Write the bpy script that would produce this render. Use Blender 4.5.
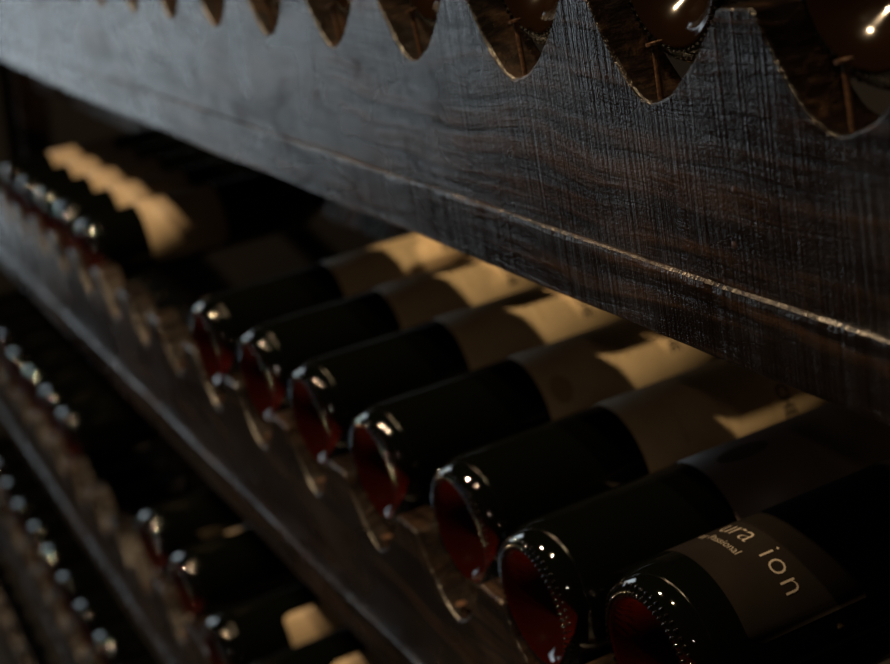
import bpy, math, random
from mathutils import Matrix, Vector, noise

random.seed(7)
for o in list(bpy.data.objects):
    bpy.data.objects.remove(o)
scene = bpy.context.scene
COL = scene.collection

# ------------------------------------------------------------------ camera
cam_d = bpy.data.cameras.new('camera')
cam = bpy.data.objects.new('camera', cam_d)
COL.objects.link(cam)
yaw, pit, rol = 1.16608021, 0.33641693, -0.17586911
fwd = Vector((-math.sin(yaw) * math.cos(pit), math.cos(yaw) * math.cos(pit), -math.sin(pit)))
rt = fwd.cross(Vector((0, 0, 1))).normalized()
up = rt.cross(fwd)
r2 = math.cos(rol) * rt + math.sin(rol) * up
u2 = -math.sin(rol) * rt + math.cos(rol) * up
M = Matrix.Identity(4)
for i in range(3):
    M[i][0], M[i][1], M[i][2] = r2[i], u2[i], -fwd[i]
M.translation = Vector((0.45079, -0.28635, 0.11257))
cam.matrix_world = M
cam_d.sensor_width = 36.0
cam_d.lens = 1503.287 / 890 * 36.0
cam_d.clip_start = 0.02
cam_d.dof.use_dof = True
cam_d.dof.focus_distance = 0.56
cam_d.dof.aperture_fstop = 8.6
scene.camera = cam

# ------------------------------------------------------------------ world, lights, exposure
scene.view_settings.view_transform = 'Standard'
scene.view_settings.look = 'None'
scene.view_settings.gamma = 1.0
scene.view_settings.use_curve_mapping = False
scene.view_settings.exposure = 0.0
world = bpy.data.worlds.new('dim_daylight')
scene.world = world
world.use_nodes = True
world.node_tree.nodes['Background'].inputs[0].default_value = (0.45, 0.62, 0.85, 1)
world.node_tree.nodes['Background'].inputs[1].default_value = 0.3

def light(name, kind, loc, target, energy, color, **kw):
    d = bpy.data.lights.new(name, kind)
    o = bpy.data.objects.new(name, d)
    COL.objects.link(o)
    o.location = loc
    o.rotation_euler = (Vector(target) - Vector(loc)).to_track_quat('-Z', 'Y').to_euler()
    d.energy = energy
    d.color = color
    for k, v in kw.items():
        setattr(d, k, v)
    return o

# daylight entering by the tall cellar window at the far end of the aisle
light('window_daylight', 'AREA', (-3.17, -0.62, 0.12), (0, -0.62, 0.12), 7.2, (0.79, 0.92, 1.0),
      shape='RECTANGLE', size=0.5, size_y=1.5)
# warm ceiling lamp over the aisle in front of the rack
light('ceiling_lamp_light', 'SPOT', (-0.20, -1.28, 3.2), (-0.52, 0.0, -0.25), 400.0, (1.0, 0.74, 0.42),
      spot_size=math.radians(30), spot_blend=0.9, shadow_soft_size=0.022)
# the next ceiling lamp further down the aisle
light('far_ceiling_lamp_light', 'SPOT', (-1.10, -1.05, 2.0), (-1.3, 0.0, -0.4), 280.0, (1.0, 0.70, 0.40),
      spot_size=math.radians(100), spot_blend=0.6, shadow_soft_size=0.022)
# dimmer ceiling lamp nearer the door, to the right
light('aisle_lamp_light', 'SPOT', (2.45, -2.0, 1.75), (-0.3, 0.0, -0.2), 9.0, (1.0, 0.75, 0.58),
      spot_size=math.radians(80), spot_blend=0.6, shadow_soft_size=0.03)

# ------------------------------------------------------------------ helpers
PI = math.pi
def mesh(name, verts, faces, smooth=False):
    me = bpy.data.meshes.new(name)
    me.from_pydata([tuple(v) for v in verts], [], faces)
    me.validate()
    me.update()
    if smooth:
        me.polygons.foreach_set('use_smooth', [True] * len(me.polygons))
    return me

def obj(name, me, mat=None, parent=None, loc=(0, 0, 0), rot=(0, 0, 0)):
    o = bpy.data.objects.new(name, me)
    COL.objects.link(o)
    if mat and me and not me.materials:
        me.materials.append(mat)
    o.parent = parent
    o.location = loc
    o.rotation_euler = rot
    return o

def box_geo(x0, x1, y0, y1, z0, z1):
    v = [(x, y, z) for x in (x0, x1) for y in (y0, y1) for z in (z0, z1)]
    f = [(0, 1, 3, 2), (4, 6, 7, 5), (0, 4, 5, 1), (2, 3, 7, 6), (0, 2, 6, 4), (1, 5, 7, 3)]
    return v, f

def structure(name, me, mat):
    o = obj(name, me, mat)
    o['kind'] = 'structure'
    return o

# ------------------------------------------------------------------ materials
def new_mat(name):
    m = bpy.data.materials.new(name)
    m.use_nodes = True
    nt = m.node_tree
    return m, nt, nt.nodes['Principled BSDF']

def N(nt, t, **kw):
    n = nt.nodes.new(t)
    for k, v in kw.items():
        if k in n.inputs:
            n.inputs[k].default_value = v
        else:
            setattr(n, k, v)
    return n

def ramp(nt, fac, stops):
    r = nt.nodes.new('ShaderNodeValToRGB')
    e = r.color_ramp.elements
    while len(e) < len(stops):
        e.new(0.5)
    for el, (p, c) in zip(e, stops):
        el.position = p
        el.color = (*c, 1) if len(c) == 3 else c
    nt.links.new(fac, r.inputs[0])
    return r

def noise_tex(nt, vec, scale, detail=4, dist=0.0, rough=0.5):
    n = nt.nodes.new('ShaderNodeTexNoise')
    n.inputs['Scale'].default_value = scale
    n.inputs['Detail'].default_value = detail
    n.inputs['Distortion'].default_value = dist
    n.inputs['Roughness'].default_value = rough
    nt.links.new(vec, n.inputs['Vector'])
    return n

def mapped(nt, src, sc, loc=(0, 0, 0)):
    m = nt.nodes.new('ShaderNodeMapping')
    m.inputs['Scale'].default_value = sc
    m.inputs['Location'].default_value = loc
    nt.links.new(src, m.inputs['Vector'])
    return m.outputs[0]

def wood_mat(name, dark, mid, light_c, rough=(0.3, 0.5), spec=0.5, bump=0.7):
    m, nt, b = new_mat(name)
    L = nt.links.new
    tc = nt.nodes.new('ShaderNodeTexCoord')
    P = tc.outputs['Object']
    # warp so the grain swirls round knots
    warp = noise_tex(nt, mapped(nt, P, (5, 8, 10)), 1.0, 2)
    add = N(nt, 'ShaderNodeVectorMath', operation='MULTIPLY_ADD')
    L(warp.outputs['Color'], add.inputs[0])
    add.inputs[1].default_value = (0.02, 0.02, 0.035)
    L(P, add.inputs[2])
    grain = noise_tex(nt, mapped(nt, add.outputs[0], (7, 60, 150)), 1.0, 6, 0.4, 0.65)
    saw = noise_tex(nt, mapped(nt, P, (420, 40, 14)), 1.0, 3, 0.0, 0.6)
    patch = noise_tex(nt, mapped(nt, P, (9, 9, 14)), 1.0, 4, 0.6)
    fine = noise_tex(nt, P, 900, 3)
    mixf = N(nt, 'ShaderNodeMath', operation='MULTIPLY_ADD')
    L(saw.outputs['Fac'], mixf.inputs[0]); mixf.inputs[1].default_value = 0.30
    L(grain.outputs['Fac'], mixf.inputs[2])
    mixp = N(nt, 'ShaderNodeMath', operation='MULTIPLY_ADD')
    L(patch.outputs['Fac'], mixp.inputs[0]); mixp.inputs[1].default_value = 0.35
    L(mixf.outputs[0], mixp.inputs[2])
    cr = ramp(nt, mixp.outputs[0], [(0.60, dark), (0.82, mid), (1.05, light_c)])
    L(cr.outputs[0], b.inputs['Base Color'])
    rr = ramp(nt, patch.outputs['Fac'], [(0.3, (rough[0],) * 3), (0.7, (rough[1],) * 3)])
    L(rr.outputs[0], b.inputs['Roughness'])
    worn = noise_tex(nt, mapped(nt, P, (11, 16, 38)), 1.0, 6, 1.2, 0.65)
    sr = ramp(nt, worn.outputs['Fac'], [(0.36, (spec * 0.2,) * 3), (0.60, (min(1, spec * 1.4),) * 3)])
    L(sr.outputs[0], b.inputs['Specular IOR Level'])
    h1 = N(nt, 'ShaderNodeMath', operation='MULTIPLY_ADD')
    L(saw.outputs['Fac'], h1.inputs[0]); h1.inputs[1].default_value = 0.8
    L(grain.outputs['Fac'], h1.inputs[2])
    h2 = N(nt, 'ShaderNodeMath', operation='MULTIPLY_ADD')
    L(fine.outputs['Fac'], h2.inputs[0]); h2.inputs[1].default_value = 0.35
    L(h1.outputs[0], h2.inputs[2])
    bp = nt.nodes.new('ShaderNodeBump')
    bp.inputs['Strength'].default_value = bump
    bp.inputs['Distance'].default_value = 0.0012
    L(h2.outputs[0], bp.inputs['Height'])
    L(bp.outputs[0], b.inputs['Normal'])
    return m

WOOD = wood_mat('stained_oak', (0.0018, 0.0011, 0.0009), (0.0055, 0.0034, 0.0026), (0.028, 0.016, 0.010), (0.17, 0.38), 0.7)
WOOD_RAW = wood_mat('rough_oak', (0.02, 0.012, 0.008), (0.06, 0.036, 0.02), (0.12, 0.07, 0.04), (0.6, 0.8), 0.3)

def glass_mat(name, col, rough=0.04, spec=0.5):
    m, nt, b = new_mat(name)
    tc = nt.nodes.new('ShaderNodeTexCoord')
    n = noise_tex(nt, tc.outputs['Object'], 60, 3)
    r = ramp(nt, n.outputs['Fac'], [(0.3, (rough * 0.7,) * 3), (0.75, (rough * 1.6,) * 3)])
    nt.links.new(r.outputs[0], b.inputs['Roughness'])
    b.inputs['Base Color'].default_value = (*col, 1)
    b.inputs['IOR'].default_value = 1.5
    b.inputs['Specular IOR Level'].default_value = spec
    return m

GLASS = glass_mat('black_green_glass', (0.0012, 0.0015, 0.0011), 0.03, 0.85)
# the thick heel of the bottle lets a little light through to the wine behind the base
nt_ = GLASS.node_tree
tc_ = nt_.nodes.new('ShaderNodeTexCoord')
sp_ = nt_.nodes.new('ShaderNodeSeparateXYZ')
nt_.links.new(tc_.outputs['Object'], sp_.inputs[0])
mr_ = nt_.nodes.new('ShaderNodeMapRange')
nt_.links.new(sp_.outputs['Y'], mr_.inputs['Value'])
mr_.inputs['From Min'].default_value = 0.004
mr_.inputs['From Max'].default_value = 0.024
mr_.inputs['To Min'].default_value = 0.06
mr_.inputs['To Max'].default_value = 0.0
tr_ = nt_.nodes.new('ShaderNodeBsdfTransparent')
tr_.inputs[0].default_value = (1.0, 0.55, 0.40, 1)
mx_ = nt_.nodes.new('ShaderNodeMixShader')
nt_.links.new(mr_.outputs[0], mx_.inputs[0])
nt_.links.new(nt_.nodes['Principled BSDF'].outputs[0], mx_.inputs[1])
nt_.links.new(tr_.outputs[0], mx_.inputs[2])
nt_.links.new(mx_.outputs[0], nt_.nodes['Material Output'].inputs[0])
BEAD = glass_mat('knurled_glass', (0.004, 0.003, 0.003), 0.05, 1.0)

def base_mat(name, col, trans, rough=0.09):
    m = glass_mat(name, col, rough, 0.3)
    nt = m.node_tree
    t = nt.nodes.new('ShaderNodeBsdfTranslucent')
    t.inputs[0].default_value = (*trans, 1)
    mx = nt.nodes.new('ShaderNodeAddShader')
    nt.links.new(nt.nodes['Principled BSDF'].outputs[0], mx.inputs[0])
    nt.links.new(t.outputs[0], mx.inputs[1])
    nt.links.new(mx.outputs[0], nt.nodes['Material Output'].inputs[0])
    return m
GLASS_AMBER = base_mat('amber_glass', (0.006, 0.003, 0.0015), (0.06, 0.022, 0.006))
GLASS_RED = base_mat('wine_red_glass', (0.006, 0.0009, 0.0005), (0.32, 0.036, 0.012), 0.05)

def paper_mat(name, col, spread=0.12, rough=0.55, spec=0.3):
    m, nt, b = new_mat(name)
    tc = nt.nodes.new('ShaderNodeTexCoord')
    n = noise_tex(nt, tc.outputs['Object'], 45, 5)
    lo = tuple(c * (1 - spread) for c in col)
    hi = tuple(min(1, c * (1 + spread)) for c in col)
    r = ramp(nt, n.outputs['Fac'], [(0.3, lo), (0.7, hi)])
    nt.links.new(r.outputs[0], b.inputs['Base Color'])
    f = noise_tex(nt, tc.outputs['Object'], 1500, 2)
    bp = nt.nodes.new('ShaderNodeBump')
    bp.inputs['Strength'].default_value = 0.15
    bp.inputs['Distance'].default_value = 0.0003
    nt.links.new(f.outputs['Fac'], bp.inputs['Height'])
    nt.links.new(bp.outputs[0], b.inputs['Normal'])
    b.inputs['Roughness'].default_value = rough
    b.inputs['Specular IOR Level'].default_value = spec
    return m

CREAM = paper_mat('cream_paper', (0.50, 0.375, 0.225))
BEIGE = paper_mat('beige_paper', (0.27, 0.205, 0.13))
GREY_PAPER = paper_mat('silver_grey_paper', (0.15, 0.115, 0.10), 0.12, 0.45, 0.4)
DARK_PAPER = paper_mat('dark_brown_paper', (0.0055, 0.004, 0.003), 0.25, 0.8, 0.05)
INK = paper_mat('black_ink', (0.015, 0.012, 0.010))
FAINT_INK = paper_mat('faded_brown_ink', (0.42, 0.30, 0.17))
EMBLEM_INK = paper_mat('grey_emblem_ink', (0.06, 0.055, 0.055))
SILVER_INK = paper_mat('pale_foil_ink', (0.24, 0.205, 0.17), 0.08, 0.4, 0.3)
FOIL = paper_mat('dark_capsule_foil', (0.03, 0.02, 0.02), 0.2, 0.3, 0.6)

m_, nt_, b_ = new_mat('rusty_iron')
tc_ = nt_.nodes.new('ShaderNodeTexCoord')
n_ = noise_tex(nt_, tc_.outputs['Object'], 700, 4)
r_ = ramp(nt_, n_.outputs['Fac'], [(0.35, (0.035, 0.018, 0.011)), (0.7, (0.16, 0.08, 0.045))])
nt_.links.new(r_.outputs[0], b_.inputs['Base Color'])
b_.inputs['Metallic'].default_value = 0.5
b_.inputs['Roughness'].default_value = 0.5
IRON = m_

def stone_mat(name, col, scale):
    m, nt, b = new_mat(name)
    tc = nt.nodes.new('ShaderNodeTexCoord')
    n = noise_tex(nt, tc.outputs['Object'], scale, 8)
    r = ramp(nt, n.outputs['Fac'], [(0.3, tuple(c * .6 for c in col)), (0.7, tuple(c * 1.3 for c in col))])
    nt.links.new(r.outputs[0], b.inputs['Base Color'])
    bp = nt.nodes.new('ShaderNodeBump')
    bp.inputs['Distance'].default_value = 0.02
    nt.links.new(n.outputs['Fac'], bp.inputs['Height'])
    nt.links.new(bp.outputs[0], b.inputs['Normal'])
    b.inputs['Roughness'].default_value = 0.9
    return m
STONE = stone_mat('dark_cellar_plaster', (0.008, 0.007, 0.006), 4)
FLOOR = stone_mat('dark_cellar_floor', (0.008, 0.007, 0.006), 6)

# ------------------------------------------------------------------ the room
ZF, ZC = -1.30, 3.40
XL, XR, YB, YFR = -3.20, 2.60, 1.30, -2.60
structure('floor', mesh('floor', *box_geo(XL, XR, YFR, YB, ZF - 0.1, ZF)), FLOOR)
structure('ceiling', mesh('ceiling', *box_geo(XL, XR, YFR, YB, ZC, ZC + 0.1)), STONE)
structure('wall_back', mesh('wall_back', *box_geo(XL, XR, YB, YB + 0.1, ZF - 0.1, ZC + 0.1)), STONE)
structure('wall_front', mesh('wall_front', *box_geo(XL, XR, YFR - 0.1, YFR, ZF - 0.1, ZC + 0.1)), STONE)
structure('wall_right', mesh('wall_right', *box_geo(XR, XR + 0.1, YFR - 0.1, YB + 0.1, ZF - 0.1, ZC + 0.1)), STONE)
# left wall with the window opening
wy0, wy1, wz0, wz1 = -0.87, -0.37, -0.63, 0.87
vv, ff = [], []
for b in ((XL - 0.2, XL, YFR - 0.1, wy0, ZF - 0.1, ZC + 0.1), (XL - 0.2, XL, wy1, YB + 0.1, ZF - 0.1, ZC + 0.1),
          (XL - 0.2, XL, wy0, wy1, ZF - 0.1, wz0), (XL - 0.2, XL, wy0, wy1, wz1, ZC + 0.1)):
    v, f = box_geo(*b)
    k = len(vv)
    vv += v
    ff += [tuple(i + k for i in q) for q in f]
structure('wall_left', mesh('wall_left', vv, ff), STONE)
vv, ff = [], []
for b in ((-3.33, -3.27, wy0, wy0 + .03, wz0, wz1), (-3.33, -3.27, wy1 - .03, wy1, wz0, wz1),
          (-3.33, -3.27, wy0 + .03, wy1 - .03, wz0, wz0 + .03), (-3.33, -3.27, wy0 + .03, wy1 - .03, wz1 - .03, wz1)):
    v, f = box_geo(*b)
    k = len(vv)
    vv += v
    ff += [tuple(i + k for i in q) for q in f]
structure('window_1', mesh('window_frame', vv, ff), WOOD_RAW)

# ------------------------------------------------------------------ rack geometry
PITCH = 0.1
TY, TD = 0.03469, 0.28290          # each lower row stands this much further out and down
BT = 0.021                         # thickness of the scalloped board
Z_RIDGE, Z_LOW = -0.0615, -0.0908
Z_TOP = 0.036
RB = 0.0365                        # bottle radius
X0, X1 = -2.75, 0.68

O2, O3, O4 = -0.18726, -0.66647, -1.23925
row_slots = [
    [-PITCH * i for i in range(-6, 28)],
    [0.285, 0.195, 0.100, -0.016, -0.093] + [O2 - PITCH * i for i in range(0, 26)],
    [-0.550 + PITCH * i for i in range(13)] + [-0.6465, -0.785, -0.900] + [O3 - PITCH * i for i in range(3, 21)],
    [O4 - PITCH * i for i in range(-19, 16)],
    [O4 - 0.04 - PITCH * i for i in range(-19, 15)],
]
def fbm(x, s, seed):
    return noise.noise(Vector((x * s, seed * 7.31, 0.37)))

class Scallop:
    def __init__(self, c, rnd, row):
        self.c = c
        self.wl = 0.0365 + rnd.uniform(-0.001, 0.001)
        self.wr = 0.0375 + rnd.uniform(-0.001, 0.0015)
        self.p = rnd.uniform(1.6, 1.8)
        if row == 0:
            self.wl, self.wr, self.p = 0.034 + rnd.uniform(-.001, .001), 0.046 + rnd.uniform(-.001, .001), rnd.uniform(1.65, 1.85)
    def z(self, x):
        d = x - self.c
        w = self.wr if d > 0 else self.wl
        t = abs(d) / w
        if t >= 1.12:
            return Z_TOP
        # slightly pointed bottom, eased into the flat at the top
        v = Z_TOP * t ** self.p
        s = 0.0022
        a, b2 = v, Z_TOP
        h = max(s - abs(a - b2), 0) / s
        return min(a, b2) - h * h * s * 0.25

slot_shape = {}
def row_rest(s, r=RB):
    """where a bottle of radius r settles in the scallop: sideways offset and height of its axis"""
    best = None
    for q in range(-8, 11):
        xo, h = q / 1000.0, 0
        for k in range(-40, 41):
            x = k / 1000.0
            if abs(x) < r:
                h = max(h, s.z(s.c + xo + x) + math.sqrt(r * r - x * x))
        if best is None or h < best[1]:
            best = (xo, h)
    return best[0], best[1] + 0.0016

rack = obj('wine_rack', None, loc=(-1.0, 0.1, ZF))
rack['label'] = 'dark stained wooden wine rack with rows of scalloped front boards'
rack['category'] = 'wine rack'
def rpart(name, me, mat, parent=None):
    o = obj(name, me, mat, parent or rack)
    if parent is None:
        o.location = (1.0, -0.1, -ZF)
    return o

def loft(rings, closed_ends=True):
    n = len(rings[0])
    v = [p for r in rings for p in r]
    f = []
    for i in range(len(rings) - 1):
        for j in range(n):
            a, b = i * n + j, i * n + (j + 1) % n
            f.append((a, b, b + n, a + n))
    if closed_ends:
        f.append(tuple(range(n - 1, -1, -1)))
        f.append(tuple((len(rings) - 1) * n + j for j in range(n)))
    return v, f

def nail_mesh(seed):
    rnd = random.Random(seed)
    lean = rnd.uniform(-0.0035, -0.001), rnd.uniform(-0.001, 0.001)
    hgt = rnd.uniform(0.020, 0.024)
    prof = [(0.0, -0.006), (0.0011, -0.005), (0.0011, hgt - 0.0012), (0.0030, hgt - 0.0010), (0.0031, hgt), (0.0, hgt + 0.0003)]
    v, f = [], []
    K = 10
    for r, z in prof:
        t = max(z, 0) / hgt
        for k in range(K):
            a = 2 * PI * k / K
            tilt = 0.18 * r * math.cos(a) if r > 0.002 else 0
            v.append((r * math.cos(a) + lean[0] * t, r * math.sin(a) + lean[1] * t, z + tilt))
    for i in range(len(prof) - 1):
        for k in range(K):
            a, b = i * K + k, i * K + (k + 1) % K
            f.append((a, b, b + K, a + K))
    return mesh('nail', v, f)
nail_meshes = [nail_mesh(s) for s in range(5)]

rows = []
for ri in range(5):
    rnd = random.Random(100 + ri)
    yo, zo = -TY * ri, -TD * ri
    sc = [Scallop(c, rnd, ri) for c in row_slots[ri]]
    xs = sorted(set([round(X0 + 0.002 * i, 5) for i in range(int((X1 - X0) / 0.002) + 1)]))
    scs = sorted(sc, key=lambda s: s.c)
    rings = []
    for x in xs:
        # nearest scallop
        z = min((s.z(x) for s in scs if abs(s.c - x) < 0.06), default=Z_TOP)
        z += 0.0006 * fbm(x, 90, ri) + 0.0004 * fbm(x, 300, ri + 9)
        dy = 0.0006 * fbm(x, 25, ri + 4)
        c = 0.0012 + 0.0006 * fbm(x, 160, ri + 2)
        yf = yo + dy
        rings.append([(x, yf, zo + Z_RIDGE), (x, yf, zo + z - c), (x, yf + c * .4, zo + z - c * .3), (x, yf + c, zo + z),
                      (x, yo + BT - .001, zo + z), (x, yo + BT, zo + z - .001), (x, yo + BT, zo + Z_RIDGE)])
    v, f = loft(rings)
    bd = rpart('scalloped_board', mesh('scalloped_board', v, f), WOOD)
    # lower rail, a little proud, with a worn upper edge
    rings = []
    for x in xs:
        w = 0.0012 + 0.0013 * fbm(x, 22, ri + 20) + 0.0008 * abs(fbm(x, 140, ri + 21))
        w = max(w, 0.0003)
        yo2 = yo - 0.0022 + 0.0007 * fbm(x, 12, ri + 22) + 0.0004 * fbm(x, 200, ri + 23)
        zt = zo + Z_RIDGE + 0.0012 * fbm(x, 9, ri + 24)
        zb = zo + Z_LOW + 0.0008 * fbm(x, 11, ri + 25)
        if ri == 0:
            zb += 0.015 * min(max((-1.0 - x) / 0.9, 0), 1)
        rings.append([(x, yo2 + .001, zb), (x, yo2, zb + .001), (x, yo2, zt - w * 1.6), (x, yo2 + w * .25, zt - w * .6),
                      (x, yo2 + w * .8, zt - w * .1), (x, yo2 + w * 1.6, zt), (x, yo + BT + .001, zt), (x, yo + BT + .001, zb)])
    v, f = loft(rings)
    rpart('lower_rail', mesh('lower_rail', v, f), WOOD)
    # rear rail under the necks
    rest = {s.c: row_rest(s) for s in sc}
    slot_shape.update({(ri, s.c): s for s in sc})
    hz = min(h for _, h in rest.values()) - 0.0190
    v, f = box_geo(X0, X1, yo + 0.300, yo + 0.322, zo + hz - 0.05, zo + hz)
    rpart('rear_rail', mesh('rear_rail', v, f), WOOD)
    rows.append((yo, zo, rest))
    # nails standing in the scallop bottoms
    vis = {0: (-1.0, 0.25), 1: (-1.75, 0.1), 2: (-1.9, -0.45), 3: (-2.2, -1.0), 4: (9, 9)}[ri]
    for s in sc:
        if vis[0] < s.c < vis[1]:
            n = obj('nail', rnd.choice(nail_meshes), IRON, bd, (s.c + rnd.uniform(-.001, .002), yo + 0.0055, zo + s.z(s.c)))
            n.rotation_euler = (0, 0, rnd.uniform(-.3, .3))
            if ri:
                n.scale = (1, 1, 0.28)

    if ri == 0:
        K = 12
        v = [(0, -0.0006, 0)] + [(0.0015 * math.cos(2 * PI * k / K), -0.0002, 0.0015 * math.sin(2 * PI * k / K)) for k in range(K)]
        v += [(0.0016 * math.cos(2 * PI * k / K), 0.004, 0.0016 * math.sin(2 * PI * k / K)) for k in range(K)]
        f = [(0, 1 + k, 1 + (k + 1) % K) for k in range(K)]
        f += [(1 + k, 1 + K + k, 1 + K + (k + 1) % K, 1 + (k + 1) % K) for k in range(K)]
        hm = mesh('nail_hole_disc', v, f)  # solid dark disc standing in for the shaded hollow of a nail hole
        for hx, hz2 in ((0.0461, -0.0254), (0.0428, -0.0454)):
            obj('nail_hole_disc', hm, FOIL, bd, (hx, -0.0002, hz2))

# sloping uprights that carry the boards
for x in (X0 - 0.045, X1):
    for y0, slope in ((0.0, True), (0.27, True)):
        v = []
        for z in (ZF, 0.22):
            yy = y0 + TY * (z / TD)
            for xx, y2 in ((x, yy), (x + 0.045, yy), (x + 0.045, yy + 0.05), (x, yy + 0.05)):
                v.append((xx, y2, z))
        f = [(3, 2, 1, 0), (4, 5, 6, 7), (0, 1, 5, 4), (1, 2, 6, 5), (2, 3, 7, 6), (3, 0, 4, 7)]
        rpart('upright_post', mesh('upright_post', v, f), WOOD)

# ------------------------------------------------------------------ bottles
KB = 96
def lathe(prof, k=KB, smooth=True, name='lathe'):
    v, f = [], []
    for y, r in prof:
        for i in range(k):
            a = 2 * PI * i / k
            v.append((r * math.sin(a), y, r * math.cos(a)))
    for i in range(len(prof) - 1):
        for j in range(k):
            a, b = i * k + j, i * k + (j + 1) % k
            f.append((a, b, b + k, a + k))
    return mesh(name, v, f, smooth)

def arc(cy, cr, rad, a0, a1, n):
    return [(cy + rad * math.cos(a0 + (a1 - a0) * i / n), cr + rad * math.sin(a0 + (a1 - a0) * i / n)) for i in range(n + 1)]

R = RB
BODY_END = 0.236
# heel: from the resting ring, rounding outwards to the body
heel = [(0.0, 0.0276)] + [(0.0165 - 0.0165 * math.cos(t), 0.0277 + (R - 0.0277) * math.sin(t)) for t in [PI / 2 * i / 18 for i in range(1, 19)]]
body = heel + [(0.03, R), (0.08, R), (0.14, R), (0.19, R), (BODY_END, R)]
sh = [(BODY_END + 0.05 * t, R - (R - 0.0150) * (3 * t * t - 2 * t ** 3)) for t in [i / 10 for i in range(1, 11)]]
neck = [(0.300, 0.0148), (0.330, 0.0142), (0.331, 0.0152), (0.338, 0.0152), (0.339, 0.0130), (0.339, 0.0)]
ME_GLASS = lathe(body + sh + neck, name='glass_body')
# base with its hollow punt
punt = [(0.0, 0.0276), (-0.0002, 0.0271), (0.0001, 0.0263), (0.0005, 0.0247), (0.0014, 0.0222), (0.0030, 0.0195),
        (0.0062, 0.0160), (0.0110, 0.0120), (0.0146, 0.0070), (0.0158, 0.0030), (0.0160, 0.0)]
punt_deep = [(0.0, 0.0276), (-0.0002, 0.0271), (0.0004, 0.0263), (0.0022, 0.0248), (0.0060, 0.0226), (0.0105, 0.0195),
             (0.0150, 0.0145), (0.0178, 0.0090), (0.0190, 0.0040), (0.0192, 0.0)]
ME_PUNT_R = lathe(punt_deep, name='base_red')
ME_PUNT_A = lathe(punt, name='base_amber')
ME_FOIL = lathe([(0.268, 0.0210), (0.270, 0.0206), (0.286, 0.0156), (0.300, 0.0152), (0.330, 0.0146), (0.331, 0.0156),
                 (0.3385, 0.0156), (0.3396, 0.0140), (0.3396, 0.0)], 32, name='neck_capsule')

def beads():
    v, f = [], []
    K = 60
    for ring_r, ring_y, rad, off in ((0.0284, 0.0000, 0.00095, 0), (0.0315, 0.0013, 0.0007, 0.5)):
        for k in range(K):
            a = 2 * PI * (k + off) / K
            rd = Vector((math.sin(a), 0, math.cos(a)))
            tg = Vector((math.cos(a), 0, -math.sin(a)))
            c = rd * ring_r + Vector((0, ring_y, 0))
            ax = (rd * 0.75 + Vector((0, -0.66, 0))).normalized()
            bx = tg.cross(ax)
            s = len(v)
            for (p, q) in ((0.0, 1.0), (0.6, 0.8), (0.95, 0.3)):
                for j in range(6):
                    t = 2 * PI * j / 6
                    v.append(c + (tg * math.cos(t) * p * 0.9 + bx * math.sin(t) * p * 1.7 + ax * q) * rad)
            for i in range(2):
                for j in range(6):
                    f.append((s + i * 6 + j, s + i * 6 + (j + 1) % 6, s + i * 6 + 6 + (j + 1) % 6, s + i * 6 + 6 + j))
    return mesh('base_knurling', v, f, True)
ME_BEADS = beads()

def label_mesh(y0, y1, a0, a1, name='label', rr=R + 0.00025, cr=0.006):
    """curved paper sheet with small rounded corners and a real thickness"""
    NA, v, f = 44, [], []
    top = []
    for side in (0, 1):
        r = rr - 0.00018 * side
        for i in range(NA + 1):
            t = i / NA
            a = math.radians(a0 + (a1 - a0) * t)
            d = min(t, 1 - t) * math.radians(abs(a1 - a0)) * rr
            ins = 0.0
            if d < cr:
                ins = cr - math.sqrt(max(cr * cr - (cr - d) ** 2, 0))
            for s in (0, 1, 2):
                y = (y0 + ins, (y0 + y1) / 2, y1 - ins)[s]
                v.append((r * math.sin(a), y, r * math.cos(a)))
    n = (NA + 1) * 3
    for i in range(NA):
        for s in (0, 1):
            a = i * 3 + s
            f.append((a, a + 3, a + 4, a + 1))
            f.append((n + a, n + a + 1, n + a + 4, n + a + 3))
        for s in (0, 2):
            a = i * 3 + s
            f.append((a, n + a, n + a + 3, a + 3) if s == 0 else (a, a + 3, n + a + 3, n + a))
    for i in (0, NA):
        for s in (0, 1):
            a = i * 3 + s
            f.append((a, a + 1, n + a + 1, n + a))
    return mesh(name, v, f, True)

def text_mesh(txt, size, theta, y, rr=R + 0.00040, spacing=1.0, anchor='CENTER', sx=1.0, bold=0.0):
    """lettering wrapped round the bottle; reads round the body, tops towards the neck"""
    cu = bpy.data.curves.new('t', 'FONT')
    cu.body = txt
    cu.size = size
    cu.align_x = anchor
    cu.space_character = spacing
    cu.offset = bold
    cu.resolution_u = 3
    o = bpy.data.objects.new('t', cu)
    COL.objects.link(o)
    dg = bpy.context.evaluated_depsgraph_get()
    me0 = bpy.data.meshes.new_from_object(o.evaluated_get(dg))
    vs = [tuple(v.co) for v in me0.vertices]
    fs = [tuple(p.vertices) for p in me0.polygons]
    bpy.data.objects.remove(o)
    bpy.data.curves.remove(cu)
    bpy.data.meshes.remove(me0)
    v = []
    for x, yy, _ in vs:
        a = math.radians(theta) + x * sx / rr
        v.append((rr * math.sin(a), y + yy, rr * math.cos(a)))
    return mesh('lettering', v, fs)

def letters_mesh(chars, size, y):
    v, f = [], []
    for ch, th in chars:
        m = text_mesh(ch, size, th, y, bold=-0.00022)
        k = len(v)
        v += [tuple(p.co) for p in m.vertices]
        f += [tuple(i + k for i in p.vertices) for p in m.polygons]
        bpy.data.meshes.remove(m)
    return mesh('lettering', v, f)

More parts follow.
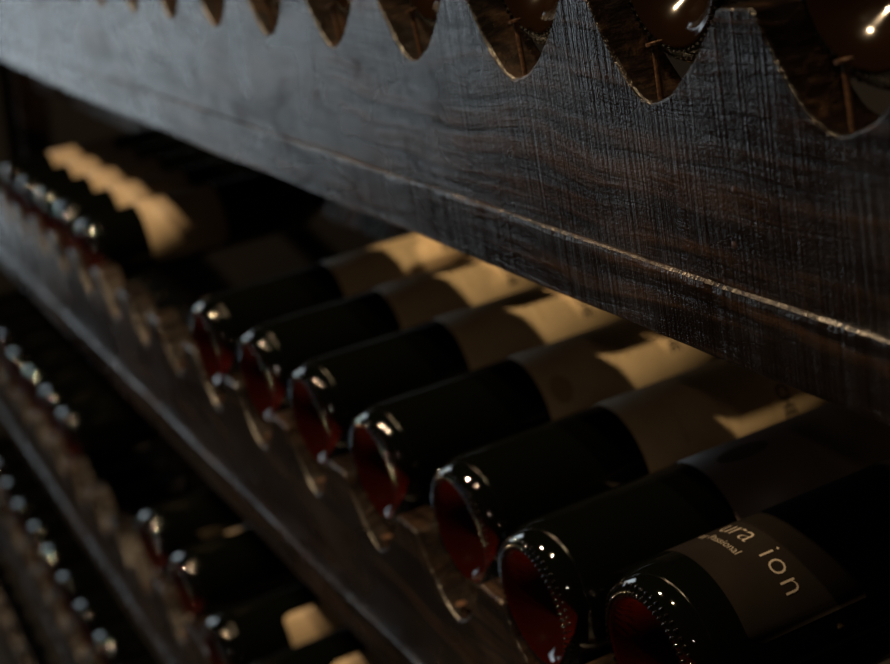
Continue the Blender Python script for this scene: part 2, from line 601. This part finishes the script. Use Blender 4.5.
def oval_mesh(theta, y, ha, hy, rr=R + 0.00040):
    """solid oval emblem with a ring, wrapped round the body"""
    v, f = [], []
    K = 28
    v.append((rr * math.sin(math.radians(theta)), y, rr * math.cos(math.radians(theta))))
    for s in (0.45, 0.8, 1.0):
        for k in range(K):
            t = 2 * PI * k / K
            a = math.radians(theta) + s * ha * math.cos(t) / rr
            v.append((rr * math.sin(a), y + s * hy * math.sin(t), rr * math.cos(a)))
    for k in range(K):
        f.append((0, 1 + k, 1 + (k + 1) % K))
        for i in range(2):
            b = 1 + i * K
            f.append((b + k, b + K + k, b + K + (k + 1) % K, b + (k + 1) % K))
    return mesh('emblem', v, f)

def scribble_mesh(theta, y, length, amp, seed, rr=R + 0.00040, w=0.00028):
    """one unreadable handwritten-looking line of small print"""
    rnd = random.Random(seed)
    v, f = [], []
    n = 70
    for i in range(n + 1):
        u = (i / n - 0.5) * length
        a = math.radians(theta) + u / rr
        yy = y + amp * math.sin(i * 1.35 + rnd.uniform(-.4, .4)) * rnd.uniform(0.4, 1.0)
        for s in (-1, 1):
            v.append((rr * math.sin(a), yy + s * w, rr * math.cos(a)))
        if i:
            k = 2 * i
            f.append((k - 2, k, k + 1, k - 1))
    return mesh('small_print', v, f)

def bottle(x, row, label, group, kind, base='red', yb=None, size=1.0):
    yo, zo, rest = rows[row]
    c = min(rest, key=lambda s: abs(s - x))
    rnd = random.Random(int((x + 5) * 1000) + row * 77)
    y = yo + (0.012 + rnd.uniform(-0.0015, 0.0025) if yb is None else yb)
    xo, h = rest[c] if size == 1.0 else row_rest(slot_shape[row, c], RB * size)
    t = obj('wine_bottle', None, None, None, (c + (xo if row == 0 else 0), y, zo + h))
    t.scale = (size,) * 3
    t['label'] = label
    t['category'] = 'bottle'
    t['group'] = group
    g = obj('glass_body', ME_GLASS, GLASS, t)
    obj('base', ME_PUNT_R if base == 'red' else ME_PUNT_A, GLASS_RED if base == 'red' else GLASS_AMBER, t)
    kn = obj('base_knurling', ME_BEADS, BEAD, t)
    kn.rotation_euler = (0, rnd.uniform(0, 0.1), 0)
    obj('neck_capsule', ME_FOIL, FOIL, t)
    for part in kind:
        nm, me, mat = part[:3]
        p = obj(nm, me, mat, t)
        p['label'] = part[4]
        for (snm, sme, smat) in part[3]:
            obj(snm, sme, smat, p)
    return t

# label designs
Y0 = -0.012                        # label positions below are measured from the board front
def cream_design(rot, emblem=False, Y0=-0.012):
    base = label_mesh(0.105 + Y0, 0.231 + Y0, rot - 112, rot + 82)
    subs = [('lettering', text_mesh('CHE', 0.0102, rot, 0.1930 + Y0, spacing=1.02, bold=0.0002), INK)]
    for k, (dy, ln) in enumerate(((0.186, 0.030), (0.166, 0.022), (0.158, 0.026), (0.132, 0.02))):
        subs.append(('small_print', scribble_mesh(rot - 12, dy + Y0, ln, 0.0011, k), FAINT_INK))
    if emblem:
        subs.append(('emblem', oval_mesh(rot + 12, 0.117 + Y0, 0.009, 0.007), FAINT_INK))
    return [('label', base, CREAM, subs, 'cream paper label with black lettering')]
ME_PLAIN = label_mesh(0.105 + Y0, 0.225 + Y0, -105, 105)
PLAIN = [('label', ME_PLAIN, CREAM, [], 'cream paper label')]
ME_LOW = label_mesh(0.073 + Y0, 0.158 + Y0, -120, 130)
LOWLAB = [('label', ME_LOW, BEIGE, [], 'beige paper label')]
ME_DARKL = label_mesh(0.09 + Y0, 0.17 + Y0, -75, 75)
DARKLAB = [('label', ME_DARKL, DARK_PAPER, [], 'dark brown label')]

ORD = ['first', 'second', 'third', 'fourth', 'fifth', 'sixth', 'seventh', 'eighth']
# top row
for c in [-PITCH * i for i in range(-2, 11) if i != 6]:
    bottle(c, 0, 'dark wine bottle lying in the topmost scalloped board, glassy brown base outward', 'bottles in the top board', DARKLAB, base='amber', yb=0.011)
# second row: bottles right of the empty slots
YB2 = {4: 0.002, 3: 0.006, 2: 0.006, 1: 0.006, 0: 0.010}
rots = {4: 30, 3: 42, 2: 44, 1: 40, 0: 58}
for i in (4, 3, 2, 1, 0):
    lab = ['cream-labelled wine bottle with CHE lettering just before the dark-oval silver label',
           'cream-labelled wine bottle fourth from the gap of empty slots in the middle board',
           'cream-labelled wine bottle third from the gap of empty slots in the middle board',
           'cream-labelled wine bottle second from the gap of empty slots in the middle board',
           'cream-labelled wine bottle right beside the gap of empty slots in the middle board'][i]
    bottle(O2 - PITCH * i, 1, lab, 'cream-labelled bottles in the middle board', cream_design(rots[i], i == 1, -YB2[i]), yb=YB2[i])
bottle(-0.093, 1, 'wine bottle with red base and grey label bearing a dark oval emblem', 'bottles in the middle board',
       [('label', label_mesh(0.094, 0.225, -100, 75), GREY_PAPER, [('emblem', oval_mesh(6, 0.119, 0.0055, 0.0145), EMBLEM_INK)], 'silver grey paper label')], yb=0.0)
B7 = bottle(-0.016, 1, 'black wine bottle with dark label lettered ion, red stippled base', 'bottles in the middle board',
       [('label', label_mesh(0.0240, 0.135, -75, 70), DARK_PAPER,
         [('lettering', letters_mesh([('u', -16), ('r', -6.5), ('a', 3), ('i', 21.8), ('o', 32.5), ('n', 46.5)], 0.0150, 0.0460), SILVER_INK),
          ('small_lettering', text_mesh('ing Passional', 0.0052, -6, 0.0385, bold=-0.00004), SILVER_INK)], 'dark brown label with pale lettering')],
       yb=0.012, size=1.07)
bottle(0.100, 1, 'dark wine bottle next to the ion-lettered one, mostly below the picture edge', 'bottles in the middle board', PLAIN)
# second row: beyond the gap
for k, i in enumerate(range(8, 13)):
    bottle(O2 - PITCH * i, 1, 'beige-labelled wine bottle %s beyond the gap of empty slots in the middle board' % ORD[k],
           'bottles beyond the gap in the middle board', LOWLAB, yb=0.006, size=0.92)
# third row
def side_label(y0, a0, a1, mat=BEIGE):
    return [('label', label_mesh(y0 + Y0, 0.168 + Y0, a0, a1), mat, [], 'beige paper label')]
row3 = {2: ('wine bottle with dark label beside the empty slots, third board down', [('label', label_mesh(0.09 + Y0, 0.17 + Y0, -75, 75), DARK_PAPER, [], 'dark brown label')]),
        1: ('wine bottle with beige label turned away, second past the empty slots, third board', side_label(0.066, -165, -8)),
        0: ('wine bottle with beige label on its flank, third past the empty slots, third board', side_label(0.068, 38, 215)),
        -1: ('wine bottle with beige label on its flank, fourth past the empty slots, third board', side_label(0.070, 38, 215))}
for i, (lab, kd) in row3.items():
    bottle({2: -0.900, 1: -0.785, 0: -0.6465, -1: -0.550}[i], 2, lab, 'bottles in the third board', kd, yb={2: 0.012, 1: 0.012}.get(i, 0.0))
for k, i in enumerate(range(6, 13)):
    bottle(O3 - PITCH * i, 2, 'wine bottle %s on the far side of empty slots, third board down' % ORD[k],
           'bottles far along the third board', DARKLAB)
# fourth row
for i in range(-2, 9):
    bottle(O4 - PITCH * i, 3, 'dark wine bottle lying in the lowest visible scalloped board', 'bottles in the lowest board', DARKLAB)
